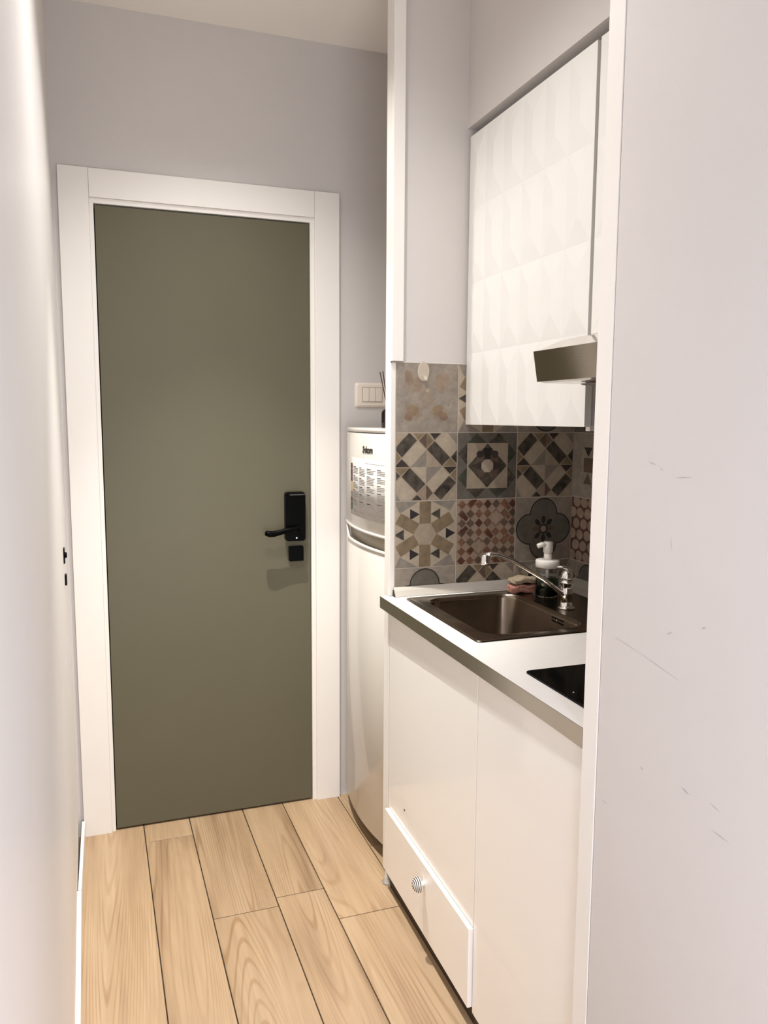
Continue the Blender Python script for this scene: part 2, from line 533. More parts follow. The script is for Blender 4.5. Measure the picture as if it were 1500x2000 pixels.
# scuffs on the near wall
sc = MB()
scuffs = [((.952, 1.3705), (.935, 1.367), .0011), ((.926, 1.362), (.920, 1.3612), .0009), ((.893, 1.352), (.862, 1.3545), .0007),
          ((.897, 1.268), (.893, 1.248), .0006), ((.895, 1.126), (.884, 1.133), .0012), ((.828, 1.152), (.818, 1.1565), .0016),
          ((1.016, 1.0907), (.955, 1.0830), .0006), ((.955, 1.0830), (.8666, 1.0681), .0006), ((1.03, .8110), (1.017, .8108), .0006),
          ((.850, .918), (.832, .9135), .0020), ((.795, .9215), (.775, .917), .0010), ((.790, .886), (.755, .884), .0012), ((.94, .908), (.932, .906), .0016)]
for a, b, w in scuffs:
    d = Vector((b[0] - a[0], b[1] - a[1])).normalized()
    n = Vector((-d.y, d.x)) * w
    mid = ((a[0] + b[0]) / 2, (a[1] + b[1]) / 2)
    o = MB().prism([a, (mid[0] + n.x, mid[1] + n.y), b, (mid[0] - n.x, mid[1] - n.y)], 0, 0.7477, 0.7490, scuff_m)
    o.build('scuff', wr)


# ------------------------------------------------------------------ printed wall tiles
def clip(poly, u0, v0, u1, v1):
    def half(P, f, ix):
        out = []
        for i in range(len(P)):
            a, b = P[i - 1], P[i]
            fa, fb = f(a), f(b)
            if (fa >= 0) != (fb >= 0):
                t = fa / (fa - fb)
                out.append((a[0] + t * (b[0] - a[0]), a[1] + t * (b[1] - a[1])))
            if fb >= 0:
                out.append(b)
        return out
    for f in (lambda p: p[0] - u0, lambda p: u1 - p[0], lambda p: p[1] - v0, lambda p: v1 - p[1]):
        if len(poly) < 3:
            return []
        poly = half(poly, f, 0)
    return poly


def disc(cx, cy, r, n=28, ry=None, rot=0.0):
    ry = ry or r
    c, s = math.cos(rot), math.sin(rot)
    P = []
    for i in range(n):
        a = 2 * math.pi * i / n
        x, y = r * math.cos(a), ry * math.sin(a)
        P.append((cx + x * c - y * s, cy + x * s + y * c))
    return P


def pat_diamonds():
    base = 'tan'
    Q = [('dark', [(.23, 1), (.35, .885), (.115, .64), (0, .765)]), ('cream', [(.375, .875), (.5, .75), (.25, .5), (.12, .63)]),
         ('grey', [(.5, .74), (.5, .5), (.255, .5)]), ('tan', [(.5, .75), (.5, .5), (.75, .5)]),
         ('dark', [(.63, .875), (.88, .635), (.755, .51), (.51, .755)]), ('cream', [(.76, 1), (.635, .885), (.885, .64), (1, .75), (1, .86), (.85, 1)]),
         ('grey', [(.83, 1), (1, 1), (1, .82)]), ('ochre', [(.29, 1), (.48, 1), (.375, .888)]), ('brown', [(.5, 1), (.5, .765), (.385, .88)]),
         ('ochre', [(.5, 1), (.5, .765), (.615, .88)]), ('plum', [(.55, 1), (.74, 1), (.63, .895)]),
         ('ochre', [(0, .745), (.105, .63), (0, .525)]), ('plum', [(0, .5), (.235, .5), (.115, .615)]),
         ('ochre', [(0, .485), (.225, .485), (.105, .375)]), ('dark', [(0, .47), (.095, .37), (0, .27)]),
         ('dark', [(.24, .49), (.49, .245), (.36, .12), (.115, .36)]), ('cream', [(.1, .35), (.35, .105), (.245, 0), (.06, 0), (0, .06), (0, .25)]),
         ('grey', [(0, .17), (.10, 0), (0, 0)]), ('cream', [(.26, .495), (.495, .495), (.495, .255)]), ('grey', [(.505, .495), (.745, .495), (.505, .255)]),
         ('cream', [(.755, .49), (.87, .37), (.615, .12), (.505, .245)]), ('dark', [(.87, .36), (.99, .255), (.74, 0), (.625, .11)]),
         ('ochre', [(.78, .505), (1, .505), (.885, .63)]), ('dark', [(1, .53), (1, .755), (.9, .64)]), ('plum', [(.78, .495), (1, .495), (.88, .39)]),
         ('ochre', [(1, .48), (1, .26), (.89, .37)]), ('pink', [(.37, .105), (.495, .235), (.495, 0), (.47, 0)]), ('brown', [(.505, .235), (.61, .11), (.505, 0)]),
         ('dark', [(.27, 0), (.45, 0), (.36, .09)])]
    return base, Q


def pat_wheel(rect='ochre'):
    base = 'cream'
    Q = []
    cx, cy = .495, .5
    for k in range(6):                                 # grey corners
        pass
    Q += [('grey', [(0, 1), (.42, 1), (.09, .82)]), ('grey', [(.58, 1), (1, 1), (.9, .84)]), ('grey', [(0, 0), (.40, 0), (.1, .17)]), ('grey', [(.6, 0), (1, 0), (.9, .18)])]
    for k in range(6):
        a = math.radians(90 + 60 * k)
        ux, uy = math.cos(a), math.sin(a)
        vx, vy = -uy, ux
        P = [(cx + ux * r + vx * w, cy + uy * r + vy * w) for r, w in ((.158, -.091), (.495, -.091), (.495, .091), (.158, .091))]
        Q.append((rect, P))
        a2 = a + math.radians(30)
        c2 = (cx + .345 * math.cos(a2), cy + .345 * math.sin(a2))
        left = math.cos(a2) > 0.1
        if abs(math.sin(a2)) < 0.1:
            c2 = (cx + .405 * (1 if math.cos(a2) > 0 else -1), cy)
            tip = 1 if math.cos(a2) > 0 else -1
        else:
            tip = -1 if math.cos(a2) > 0 else 1
        Q.append(('dark' if k % 2 else 'black', [(c2[0] + tip * .085, c2[1]), (c2[0] - tip * .068, c2[1] + .082), (c2[0] - tip * .068, c2[1] - .082)]))
    Q.append(('tan', [(cx + .178 * math.cos(math.radians(60 * k)), cy + .178 * math.sin(math.radians(60 * k))) for k in range(6)]))
    return base, Q


def pat_frame():
    base = 'slate'
    Q = []
    a, b, c = .16, .845, .5
    tri = lambda x0, y0, x1, y1, px, py: [(x0, y0), (x1, y1), (px, py)]
    for s in (0, 1):
        for flip in (0, 1):
            e = b if s else a
            o = .99 if s else .01
            lo, hi = (a, c - .02) if flip else (c + .02, b)
            Q.append(('moss' if s == flip else 'dark', tri(lo, e, hi, e, (lo + hi) / 2, o)))
            Q.append(('moss' if s != flip else 'dark', tri(e, lo, e, hi, o, (lo + hi) / 2)))
    Q.append(('tan', [(a, a), (b, a), (b, b), (a, b)]))
    Q.append(('dark', [(c, a + .01), (b - .015, c), (c, b - .01), (a + .015, c)]))
    for k in range(4):
        t = math.radians(45 + 90 * k)
        Q.append(('brown', disc(c + .135 * math.cos(t), c + .135 * math.sin(t), .075, 12)))
    Q.append(('black', [(.43, .77), (.57, .77), (.55, .58), (.45, .58)]))
    for x in (.37, .63):
        Q.append(('plum', disc(x, .675, .055, 14)))
    Q.append(('plum', [(.22, .5), (.40, .57), (.40, .43)])); Q.append(('plum', [(.78, .5), (.60, .57), (.60, .43)]))
    Q.append(('cream', [(c + .107 * math.cos(math.radians(22.5 + 45 * k)), c + .105 * math.sin(math.radians(22.5 + 45 * k))) for k in range(8)]))
    return base, Q


def pat_checker():
    base = 'pink'
    Q = []
    rnd = random.Random(3)
    d = 1 / 7.0
    for i in range(-1, 8):
        for j in range(-1, 8):
            x, y, h = (i + .5) * d + .02, (j + .5) * d - .01, d * .49
            Q.append((rnd.choice(['red', 'brown', 'rust', 'rust', 'brown']), [(x + h, y), (x, y + h), (x - h, y), (x, y - h)]))
    # longer dark bars (two lozenges joined) and larger pale lozenges
    for i, j, sgn in ((1, 6, 1), (3, 4, 1), (0, 3, 1), (1, 1, 1), (5, 2, 1), (5, 5, -1), (2, 2, -1), (3, 3, -1), (0, 5, -1), (4, 0, -1), (5, 6, -1)):
        x, y = (i + .5) * d + .02 + d * .25, (j + .5) * d - .01 + sgn * d * .25
        l, w = d * .5, d * .245
        ux, uy, vx, vy = .7071, .7071 * sgn, -.7071 * sgn, .7071
        Q.append((rnd.choice(['red', 'rust']), [(x + ux * l * a + vx * w * b, y + uy * l * a + vy * w * b) for a, b in ((1, 1), (-1, 1), (-1, -1), (1, -1))]))
    for i, j in ((4, 5), (2, 2)):
        x, y, h = i * d + d * .5 + .02, j * d - .01, d * .86
        Q.append(('pink', [(x + h, y), (x, y + h), (x - h, y), (x, y - h)]))
    return base, Q


def pat_quatrefoil():
    base = 'concrete'
    Q = []
    lobes = ((.5, .74), (.5, .26), (.26, .5), (.74, .5))
    for x, y in lobes:
        Q.append(('black', disc(x, y, .245)))
    for x, y in lobes:
        Q.append(('slate', disc(x, y, .226)))
    Q.append(('slate', [(.28, .5), (.5, .28), (.72, .5), (.5, .72)]))
    Q.append(('slate', [(.33, .33), (.67, .33), (.67, .67), (.33, .67)]))
    for k in range(8):
        a = math.radians(45 * k)
        Q.append(('black' if k % 4 else 'brown', disc(.5 + .145 * math.cos(a), .5 + .145 * math.sin(a), .06, 14, .036, a)))
    Q.append(('black', disc(.5, .5, .078, 20)))
    Q.append(('pink', disc(.5, .5, .05, 20)))
    return base, Q


def pat_butterfly():
    """Faded butterfly, almost worn away: ragged stains in closely related tones."""
    base = 'concrete'
    rnd = random.Random(4)

    def blot(cx, cy, rx, ry, rot):
        P = disc(cx, cy, rx, 26, ry, rot)
        return [(cx + (x - cx) * k, cy + (y - cy) * k) for (x, y), k in zip(P, [rnd.uniform(.86, 1.08) for _ in P])]
    Q = [('stain', blot(.26, .72, .10, .17, .3)), ('stain', blot(.73, .71, .13, .15, -.2)), ('stain', blot(.49, .50, .10, .16, 0)), ('stain', blot(.28, .29, .15, .13, .2)), ('stain', blot(.70, .29, .15, .13, -.3)),
         ('rose', blot(.22, .78, .055, .12, .25)), ('stain2', blot(.36, .68, .06, .11, 0)), ('stain2', blot(.70, .74, .07, .11, -.2)), ('stain2', blot(.80, .80, .045, .05, 0)),
         ('ochre2', blot(.29, .32, .10, .075, -.3)), ('rose2', blot(.22, .23, .075, .065, .4)), ('ochre2', blot(.67, .32, .085, .075, .4)), ('rose2', blot(.76, .24, .08, .06, -.6)),
         ('stain2', blot(.38, .26, .05, .05, 0)), ('cream', blot(.51, .615, .035, .03, .4)), ('dark', disc(.14, .52, .007, 8)), ('dark', disc(.84, .40, .008, 8))]
    return base, Q


def pat_pebbles():
    base = 'red'
    Q = []
    rnd = random.Random(5)
    for i in range(5):
        for j in range(6):
            x = .10 + i * .2 + (.1 if j % 2 else 0) - .05
            y = .08 + j * .17
            Q.append(('pink', disc(x, y, .095 + rnd.uniform(-.006, .006), 12, .083, rnd.uniform(-.4, .4))))
    return base, Q


def pat_darts():
    base = 'concrete'
    Q = [('brown', [(.30, .40), (.58, .40), (.58, .62), (.30, .62)]), ('black', [(.30, .78), (.52, .78), (.41, .64)]), ('brown', [(.30, .22), (.52, .22), (.41, .39)]),
         ('red', [(.62, .95), (.80, .80), (.80, .68), (.62, .68), (.55, .8)]), ('brown', [(.55, .2), (.68, .36), (.80, .25), (.68, .05)]),
         ('red', [(.75, .62), (1, .55), (1, .85)]), ('dark', [(.8, .4), (1, .3), (1, .5)])]
    return base, Q


def tile(parent, wall, a0, a1, z0, z1, pattern, full=None):
    """One tile. wall 'far' faces -Y and a is x; wall 'back' faces -X and a is y running toward the viewer.
    full = (a_start, z_start) of the whole 20 cm tile that the piece was cut from."""
    base, Q = pattern
    g, th = 0.0011, 0.008
    fa, fz = full or (a0, z0)
    u0, u1 = (a0 + g - fa) / .2, (a1 - g - fa) / .2
    v0, v1 = (z0 + g - fz) / .2, (z1 - g - fz) / .2

    def P(u, v, h):
        a = fa + .2 * u
        z = fz + .2 * v
        if wall == 'far':
            return (a, YN - h, z)
        return (XB - h, 2 * YN - a, z)          # a measured from the corner as YN + distance
    mb = MB()
    R = [(u0, v0), (u1, v0), (u1, v1), (u0, v1)]
    mb.loops([[P(u, v, -th) for u, v in R], [P(u, v, -.0006) for u, v in R],
              [P(u + (.004 if u == u0 else -.004), v + (.004 if v == v0 else -.004), 0) for u, v in R]], T[base], cap0=True, cap1=True, smooth=False)
    h = 0.00012
    for key, poly in Q:
        c = clip(poly, u0 + .004, v0 + .004, u1 - .004, v1 - .004)
        if len(c) >= 3:
            mb.poly([P(u, v, h) for u, v in c], T[key])
            h += 0.000012
    return mb.build('tile', parent)


ZT = 1.3917
X1, X2, X3 = 0.9829, 1.1829, 1.3829
ZB = 0.9150
for a0, a1, col in ((0.7866, X1, 0), (X1, X2, 1), (X2, X3, 2)):
    for r in range(4):
        z1 = ZT + .2 - .2 * r
        z0 = max(z1 - .2, ZB)
        pats = [[pat_butterfly, pat_diamonds, pat_wheel, pat_quatrefoil], [pat_wheel, pat_frame, pat_checker, pat_diamonds],
                [pat_quatrefoil, pat_diamonds, pat_quatrefoil, pat_wheel]]
        fa = a1 - .2
        tile(wn, 'far', a0, a1, z0, z1, pats[col][r](), (fa, z1 - .2))
for c in range(6):
    a0, a1 = YN + .2 * c, min(YN + .2 * (c + 1), YN + 1.036)
    for r in range(4):
        z1 = ZT + .2 - .2 * r
        z0 = max(z1 - .2, ZB)
        fn = [[pat_frame, pat_darts, pat_pebbles, pat_quatrefoil], [pat_diamonds, pat_quatrefoil, pat_wheel, pat_checker],
              [pat_wheel, pat_checker, pat_frame, pat_darts], [pat_quatrefoil, pat_pebbles, pat_diamonds, pat_wheel],
              [pat_checker, pat_frame, pat_quatrefoil, pat_diamonds], [pat_darts, pat_wheel, pat_pebbles, pat_frame]][c][r]
        if a1 - a0 > .01:
            tile(wb, 'back', a0, a1, z0, z1, fn(), (a0, z1 - .2))
# unseen plain slab on the niche's near side, added to cut bounce light
boxo('bounce_blocker', (0.79, 1.0894, ZB, XB, 1.0902, ZT + .2), T['concrete'], wr)
# grout beds behind the tiles
boxo('grout_bed', (0.7866, YN + .0012, ZB, XB + .006, YN + .0084, ZT + .2), grout, wn)
boxo('grout_bed', (XB + .0012, 1.0895, ZB, XB + .0084, YN, ZT + .2), grout, wb)
boxo('tile_edge_bead', (0.8078, YN - .0004, ZT + .2, 1.0030, YN + .0084, ZT + .2025), silicone, wn)

# adhesive hook on the top tile
hk = empty('adhesive_hook', (0.870, YN, 1.5665))
tag(hk, 'small cream oval adhesive hook stuck on the top tile with butterfly stains', 'hook')
ov = disc(0.8703, 1.5672, 0.0185, 28, 0.0275)
MB().loops([[(a, YN - .0003, b) for a, b in ov], [(a, YN - .003, b) for a, b in ov],
            [(0.8703 + (a - .8703) * .9, YN - .0042, 1.5672 + (b - 1.5672) * .93) for a, b in ov]],
           mat('cream_plastic', (0.50, 0.43, 0.345), 0.45), cap0=True, cap1=True, smooth=False).build('backplate', hk)
MB().prism([(YN - .004, 1.556), (YN - .011, 1.552), (YN - .015, 1.545), (YN - .014, 1.541), (YN - .009, 1.541), (YN - .004, 1.545)], 0, 0.868, 0.8785,
           mat('cream_plastic_tip', (0.58, 0.52, 0.43), 0.4)).build('hook_tip', hk)


# ------------------------------------------------------------------ base cabinets
def face_x(c):                       # the fronts stand a touch further out at the near end
    return (c.x - 0.0115 * (2.14 - c.y), c.y, c.z)


sc_ = empty('sink_cabinet', (1.07, 1.83, 0))
tag(sc_, 'glossy white base cabinet under the sink, tall door above a drawer with striped knob', 'cabinet', 'base cabinets under the worktop')
XF = 0.771
mb = MB()
mb.box(XF + .021, 2.105, .06, 1.36, 2.123, .868, carcass_white)
mb.box(XF + .021, 1.519, .06, 1.36, 1.535, .868, carcass_white)
mb.box(XF + .021, 1.535, .06, 1.36, 2.105, .076, carcass_white)
mb.box(1.345, 1.535, .076, 1.36, 2.105, .868, carcass_white)
mb.build('carcass', sc_)
MB().box(XF, 1.5225, .2595, XF + .019, 2.1225, .8655, gloss, .0012).skew(face_x).build('door', sc_)
dr = MB().box(XF - .011, 1.5225, .057, XF + .019, 2.1225, .2565, gloss, .0022, 3).skew(face_x).build('drawer', sc_)
kx, ky, kz = XF - .0150, 1.802, .203
prof, ms = [], []
prof = [(.008, 0.0006), (.0065, -.006), (.0085, -.010), (.0205, -.0125)]
ms = [ceramic, ceramic, ceramic]
k = 11
for i in range(k + 1):
    a = math.pi / 2 * i / k
    prof.append((max(.0205 * math.cos(a), .0004), -.0145 - .0185 * math.sin(a)))
    ms.append(ceramic if i % 2 == 0 else stripe_dark)
ms[-1] = stripe_dark
kn = MB().lathe(prof, (kx, ky, kz), ceramic, axis=0, n=26, mats=ms).build('knob', dr)
kn['label'] = 'round knob with black and white rings'
boxo('chip', (XF - .0036, 1.978, .3165, XF - .001, 1.985, .3195), stripe_dark, sc_)
boxo('plinth', (.7775, 1.525, 0, .7900, 2.12, .0555), plinth_brown, sc_)  # brought forward under the fronts to darken the shaded strip at the floor

hc = empty('hob_cabinet', (1.07, 1.30, 0))
tag(hc, 'glossy white base cabinet with one full-height door under the black hob', 'cabinet', 'base cabinets under the worktop')
mb = MB()
mb.box(XF + .021, 1.500, .06, 1.36, 1.516, .868, carcass_white)
mb.box(XF + .021, 1.092, .06, 1.36, 1.108, .868, carcass_white)
mb.box(XF + .021, 1.108, .06, 1.36, 1.500, .076, carcass_white)
mb.box(1.345, 1.108, .076, 1.36, 1.500, .868, carcass_white)
mb.build('carcass', hc)
MB().box(XF, 1.0915, .046, XF + .019, 1.5195, .8655, gloss, .0012).skew(face_x).build('door', hc)
boxo('plinth', (.7720, 1.092, 0, .7850, 1.523, .0450), plinth_brown, hc)  # dark board brought forward likewise, standing in for shade beneath the door

# worktop with the cut-out for the sink
WT, WBOT = 0.911, 0.8765
mb = MB()
mb.box(.7478, 1.0905, WBOT, .82, 2.1235, WT, laminate)
mb.box(1.285, 1.0905, WBOT, XB - .0005, 2.1235, WT, laminate)
mb.box(.82, 1.0905, WBOT, 1.285, 1.622, WT, laminate)
mb.box(.82, 2.062, WBOT, 1.285, 2.1235, WT, laminate)
mb.box(.7478, 2.1235, WBOT, .7680, 2.1405, WT, laminate)
wt = mb.build('worktop')
tag(wt, 'white laminate kitchen worktop with metal front edge, holding sink and hob', 'worktop')
boxo('edge_strip', (.7462, 1.0905, WBOT - .0005, .7478, 2.1410, WT - .0004), alu, wt)['label'] = 'aluminium front edge strip'
# upstand profile along the two walls
up = empty('worktop_upstand', (1.08, 2.115, WT))
tag(up, 'white sloped sealing profile along the tiles behind the worktop', 'sealing strip')
prof = [(YN - .0006, WT + .0008), (YN - .0006, WT + .0265), (YN - .0045, WT + .0265), (YN - .0120, WT + .0180), (YN - .0205, WT + .0030), (YN - .0215, WT + .0008)]
MB().prism([(a, b) for a, b in prof], 0, .7830, XB - .026, seal_grey).build('strip', up)
MB().prism([(XB - .0006 - (YN - .0006 - a), b) for a, b in prof], 1, 1.0895, YN - .026, seal_grey).build('strip', up)
MB().prism([(YN - .0008, WT + .001), (YN - .004, WT + .020), (YN - .019, WT + .001)], 0, .7800, .7828, dark_gap).build('end_cap', up)

# sink
sk = empty('kitchen_sink', (1.05, 1.84, WT))
tag(sk, 'square stainless steel sink set into the white worktop', 'sink')
oz = WT + .0008
N_ = 8
rim = MB()
O = lambda d, z, r: rrect(.8020 + d, 1.6050 + d, 1.3120 - d, 2.0790 - d, r, z, N_)
B = lambda d, z, r: rrect(.8480 + d, 1.6450 + d, 1.1300 - d, 2.0420 - d, r, z, N_)
rim.loops([O(0, oz, .012), O(.0008, oz + .0025, .012), O(.004, oz + .0040, .012), O(.010, oz + .0030, .010),
           B(-.010, oz + .0026, .060), B(-.004, oz + .0036, .058)], sink_steel)
rim.build('rim', sk)
bw = MB().loops([B(-.004, oz + .0036, .058), B(0, oz + .0010, .055), B(.003, oz - .010, .053), B(.010, oz - .135, .050), B(.022, oz - .155, .045), B(.045, oz - .160, .035), B(.12, oz - .163, .01)],
                sink_steel, cap1=True)
bw = bw.build('bowl', sk)
MB().lathe([(.022, 0), (.022, .003), (.014, .004), (.004, .002)], (.988, 1.842, oz - .1628), chrome, n=20).build('drain', bw)
for y in (1.795, 1.765):
    MB().box(1.1235, y - .011, .888, 1.1262, y + .011, .892, black, .0005).build('overflow_slot', bw)
    MB().box(1.1235, y - .011, .8975, 1.1262, y + .011, .9005, black, .0005).build('overflow_slot', bw)
MB().lathe([(.003, 0), (.002, -.003)], (1.1250, 1.780, .8945), chrome, axis=0, n=10).build('overflow_screw', bw)

# tap
fa = empty('mixer_tap', (1.181, 1.826, WT + .004))
tag(fa, 'chrome single-lever mixer tap with long slanting spout beside the sink bowl', 'tap')
c = (1.1815, 1.826, WT + .0040)
MB().lathe([(.024, 0), (.024, .003), (.0185, .006), (.0165, .009), (.0160, .040), (.0175, .041), (.0175, .043), (.0165, .044), (.0170, .066), (.0185, .070), (.0185, .076),
            (.0150, .079)], c, chrome, n=28).build('body', fa)
MB().tube([(1.1760, 1.826, .9490), (1.1676, 1.826, .9554), (1.1380, 1.828, .9785), (1.1072, 1.830, 1.0014), (1.0750, 1.834, 1.0210), (1.0476, 1.838, 1.0374), (1.0200, 1.842, 1.0535), (.9963, 1.845, 1.0642),
           (.9750, 1.848, 1.0712), (.9550, 1.850, 1.0735), (.9420, 1.850, 1.0705)], [.0095, .0095, .009, .009, .009, .0092, .0095, .0098, .010, .0105, .0085], chrome, 16, .72).build('spout', fa)
ae = MB().lathe([(.0085, 0), (.0112, -.005), (.0115, -.016), (.0122, -.017), (.0122, -.026), (.0095, -.031)], (.9425, 1.850, 1.0735), chrome, n=20).build('aerator', fa)
lev = MB().lathe([(.0165, .0002), (.0175, .004), (.0165, .016), (.0125, .024), (.005, .0285), (.0008, .029)], (1.1815, 1.826, WT + .0832), chrome, n=24)
lev.tube([(1.1960, 1.826, .9930), (1.2010, 1.8265, 1.0050), (1.1970, 1.827, 1.0165), (1.1860, 1.829, 1.0255), (1.1700, 1.833, 1.0300), (1.1560, 1.838, 1.0300)],
         [.006, .0085, .0100, .0105, .0095, .006], chrome, 14, .55)
lev.build('lever', fa)

# hob
hb = empty('ceramic_hob', (1.06, 1.24, WT))
tag(hb, 'black glass hob set flush on the worktop in front of the sink', 'hob')
pts = rrect(.8000, 1.1050, 1.30, 1.3790, .006, 0, 5)
MB().loops([[(a, b, WT + .0004) for a, b, _ in pts], [(a, b, WT + .0040) for a, b, _ in pts],
            [(1.05 + (a - 1.05) * .992, 1.242 + (b - 1.242) * .985, WT + .0055) for a, b, _ in pts]], black_glass, cap0=True, cap1=True, smooth=False).build('glass_plate', hb)
MB().lathe([(.0016, 0), (.0012, .0008)], (.8204, 1.2331, WT + .0056), plastic_white, n=8).build('dust_speck', hb)  # pale speck of dust on the glass

# soap dispenser
so = empty('soap_dispenser', (1.210, 1.968, WT + .0045))
tag(so, 'clear soap dispenser with white pump and green liquid behind the sink', 'soap dispenser')
c = (1.208, 1.972, WT + .0045)
MB().lathe([(.031, 0), (.0335, .003), (.0335, .076), (.030, .083), (.028, .086), (.0262, .086), (.0282, .082), (.0315, .075), (.0315, .004), (.001, .004)], c, glass, n=32, caps=False).build('bottle', so)
MB().lathe([(.0308, .0048), (.0312, .052), (.002, .052)], c, soap_green, n=32).build('liquid', so)
MB().lathe([(.033, .0865), (.0350, .0875), (.0350, .1055), (.0335, .1080), (.012, .1085)], c, plastic_white, n=32).build('collar', so)
pm = MB().lathe([(.0115, .1086), (.0115, .128), (.0108, .1285), (.0108, .1300), (.0138, .1305), (.0140, .1580), (.0125, .1615), (.004, .1625)], c, plastic_white, n=24)
pm.tube([(c[0] - .006, c[1], c[2] + .1530), (c[0] - .022, c[1], c[2] + .1535), (c[0] - .034, c[1], c[2] + .1500), (c[0] - .0355, c[1], c[2] + .1495)], [.0085, .0075, .0068, .004], plastic_white, 14)
pm.build('pump', so)
MB().tube([(c[0], c[1], c[2] + .086), (c[0] + .001, c[1], c[2] + .054)], [.0055, .0055], plastic_white, 12).build('dip_tube', so)


# sponge with the scouring pad lying on it
def lump(mb, x0, y0, z0, x1, y1, z1, m, seed, amp):
    t = bmesh.new()
    bmesh.ops.create_cube(t, size=1)
    bmesh.ops.subdivide_edges(t, edges=t.edges[:], cuts=7, use_grid_fill=True)
    rnd = random.Random(seed)
    for v in t.verts:
        q = v.co.copy()
        l = max(abs(q.x), abs(q.y), abs(q.z))
        e = (abs(q.x) ** 5 + abs(q.y) ** 5 + abs(q.z) ** 5) ** .2
        q *= l / e if e else 1
        q += Vector((rnd.uniform(-1, 1), rnd.uniform(-1, 1), rnd.uniform(-1, 1))) * amp
        v.co = Vector(((x0 + x1) / 2 + q.x * (x1 - x0), (y0 + y1) / 2 + q.y * (y1 - y0), max(z0, (z0 + z1) / 2 + q.z * (z1 - z0) + .003 * math.sin(9 * q.x + seed))))
    mb._absorb(t, m, True)
    return mb


sp = lump(MB(), 1.122, 2.018, WT + .0046, 1.205, 2.068, WT + .0305, sponge_pink, 3, .028).build('sponge')
tag(sp, 'worn pinkish brown sponge at the back corner of the sink', 'sponge')
pd = lump(MB(), 1.126, 2.019, WT + .0325, 1.212, 2.070, WT + .0500, pad_beige, 8, .03).build('scouring_pad')
tag(pd, 'flat beige scouring pad lying on top of the pink sponge', 'scouring pad')


# ------------------------------------------------------------------ wall cabinets
XW = 1.003


def relief_door(name, parent, y_far, y_near, z0, z1, ncol, rows, dep=.0048):
    """Front made of rows of raised, elongated hipped facets; faces -X."""
    mb = MB()
    w = (y_far - y_near) / ncol
    xb, xr = XW + .0040, XW + .0040 - dep
    for r in range(len(rows) - 1):
        a, b = rows[r], rows[r + 1]
        hip = min(.062, (b - a) * .33)
        for k in range(ncol):
            f, n = y_far - w * k, y_far - w * (k + 1)
            m = (f + n) / 2
            A, Bq, Cq, Dq = (xb, f, a), (xb, n, a), (xb, n, b), (xb, f, b)
            R0, R1 = (xr, m, a + hip), (xr, m, b - hip)
            mb.poly([A, Bq, R0], matte_white); mb.poly([Cq, Dq, R1], matte_white)
            mb.poly([Bq, Cq, R1, R0], matte_white); mb.poly([Dq, A, R0, R1], matte_white)
    mb.box(xb + .0001, y_near, z0, xb + .017, y_far, z1, matte_white)
    return mb.build(name, parent)


w1 = empty('wall_cabinet', (1.19, 1.82, 1.42))
tag(w1, 'tall white wall cabinet with faceted front above the sink', 'wall cabinet', 'wall cabinets over the worktop')
mb = MB()
mb.box(XW + .0235, 1.513, 1.419, XB - .0005, 1.530, 2.226, carcass_white)
mb.box(XW + .0235, 2.1070, 1.419, XB - .0005, 2.1240, 2.226, carcass_white)
mb.box(XW + .0235, 1.530, 1.419, XB - .0005, 2.1070, 1.436, carcass_white)
mb.box(XW + .0235, 1.530, 2.209, XB - .0005, 2.1070, 2.226, carcass_white)
mb.box(XB - .010, 1.530, 1.436, XB - .0005, 2.1070, 2.209, carcass_white)
mb.build('carcass', w1)
rows = [1.4155, 1.6205, 1.8195, 2.0240, 2.2290]
relief_door('door', w1, 2.1245, 1.5085, 1.4155, 2.2290, 6, rows)
boxo('hanging_bracket', (1.0245, 1.5125, 1.4060, 1.0385, 1.5290, 1.4188), plastic_white, w1)
w2 = empty('wall_cabinet', (1.19, 1.30, 1.62))
tag(w2, 'short white wall cabinet with faceted front directly above the extractor hood', 'wall cabinet', 'wall cabinets over the worktop')
boxo('carcass', (XW + .0235, 1.0900, 1.622, XB - .0005, 1.5000, 2.226), carcass_white, w2)
relief_door('door', w2, 1.4955, 1.0895, 1.6180, 2.2290, 4, [1.6180] + rows[2:])

# extractor hood
hd = empty('extractor_hood', (1.1, 1.3, 1.508))
tag(hd, 'slim steel extractor hood under the short wall cabinet over the hob', 'extractor hood')
prof = [(.8870, 1.5135), (.8760, 1.5766), (.8800, 1.5785), (.9500, 1.6050), (1.0020, 1.6165), (1.0040, 1.6168), (XB - .001, 1.6168), (XB - .001, 1.5085), (.9050, 1.5100)]
MB().prism(prof, 1, 1.0895, 1.5105, [steel, hood_white, hood_white, hood_white, hood_white, hood_white, steel, steel, steel], hood_white).build('body', hd)
MB().prism([(.8868, 1.5128), (.8756, 1.5772), (.8744, 1.5768), (.8856, 1.5124)], 1, 1.0890, 1.5115, steel).build('front_panel', hd)
fm = MB().box(.960, 1.095, 1.5055, 1.33, 1.455, 1.5083, mesh_grey)
for i in range(24):
    fm.box(.963 + i * .0150, 1.098, 1.5043, .971 + i * .0150, 1.452, 1.5056, mesh_grey)
fm.build('filter', hd)


# ------------------------------------------------------------------ refrigerator
def fx(y):                                     # bowed door profile
    return .783 + .030 * ((y - 2.455) / .25) ** 2


def bowed(name, parent, z0, z1, m, off=0.0, back=.045, top_drop=None, n=20, y0=2.206, y1=2.706):
    mb = MB()
    ys = [y0 + (y1 - y0) * i / n for i in range(n + 1)]
    r = .004
    rings = []
    for z, d in ((z0, r), (z0 + r, 0), (z1 - r, 0), (z1, r)):
        rings.append([(fx(y) + off + d, y, z) for y in ys] + [(fx(.5 * (y0 + y1)) + back + .03, y, z) for y in reversed(ys)])
    mb.loops(rings, m, True, True, True)
    return mb.build(name, parent)


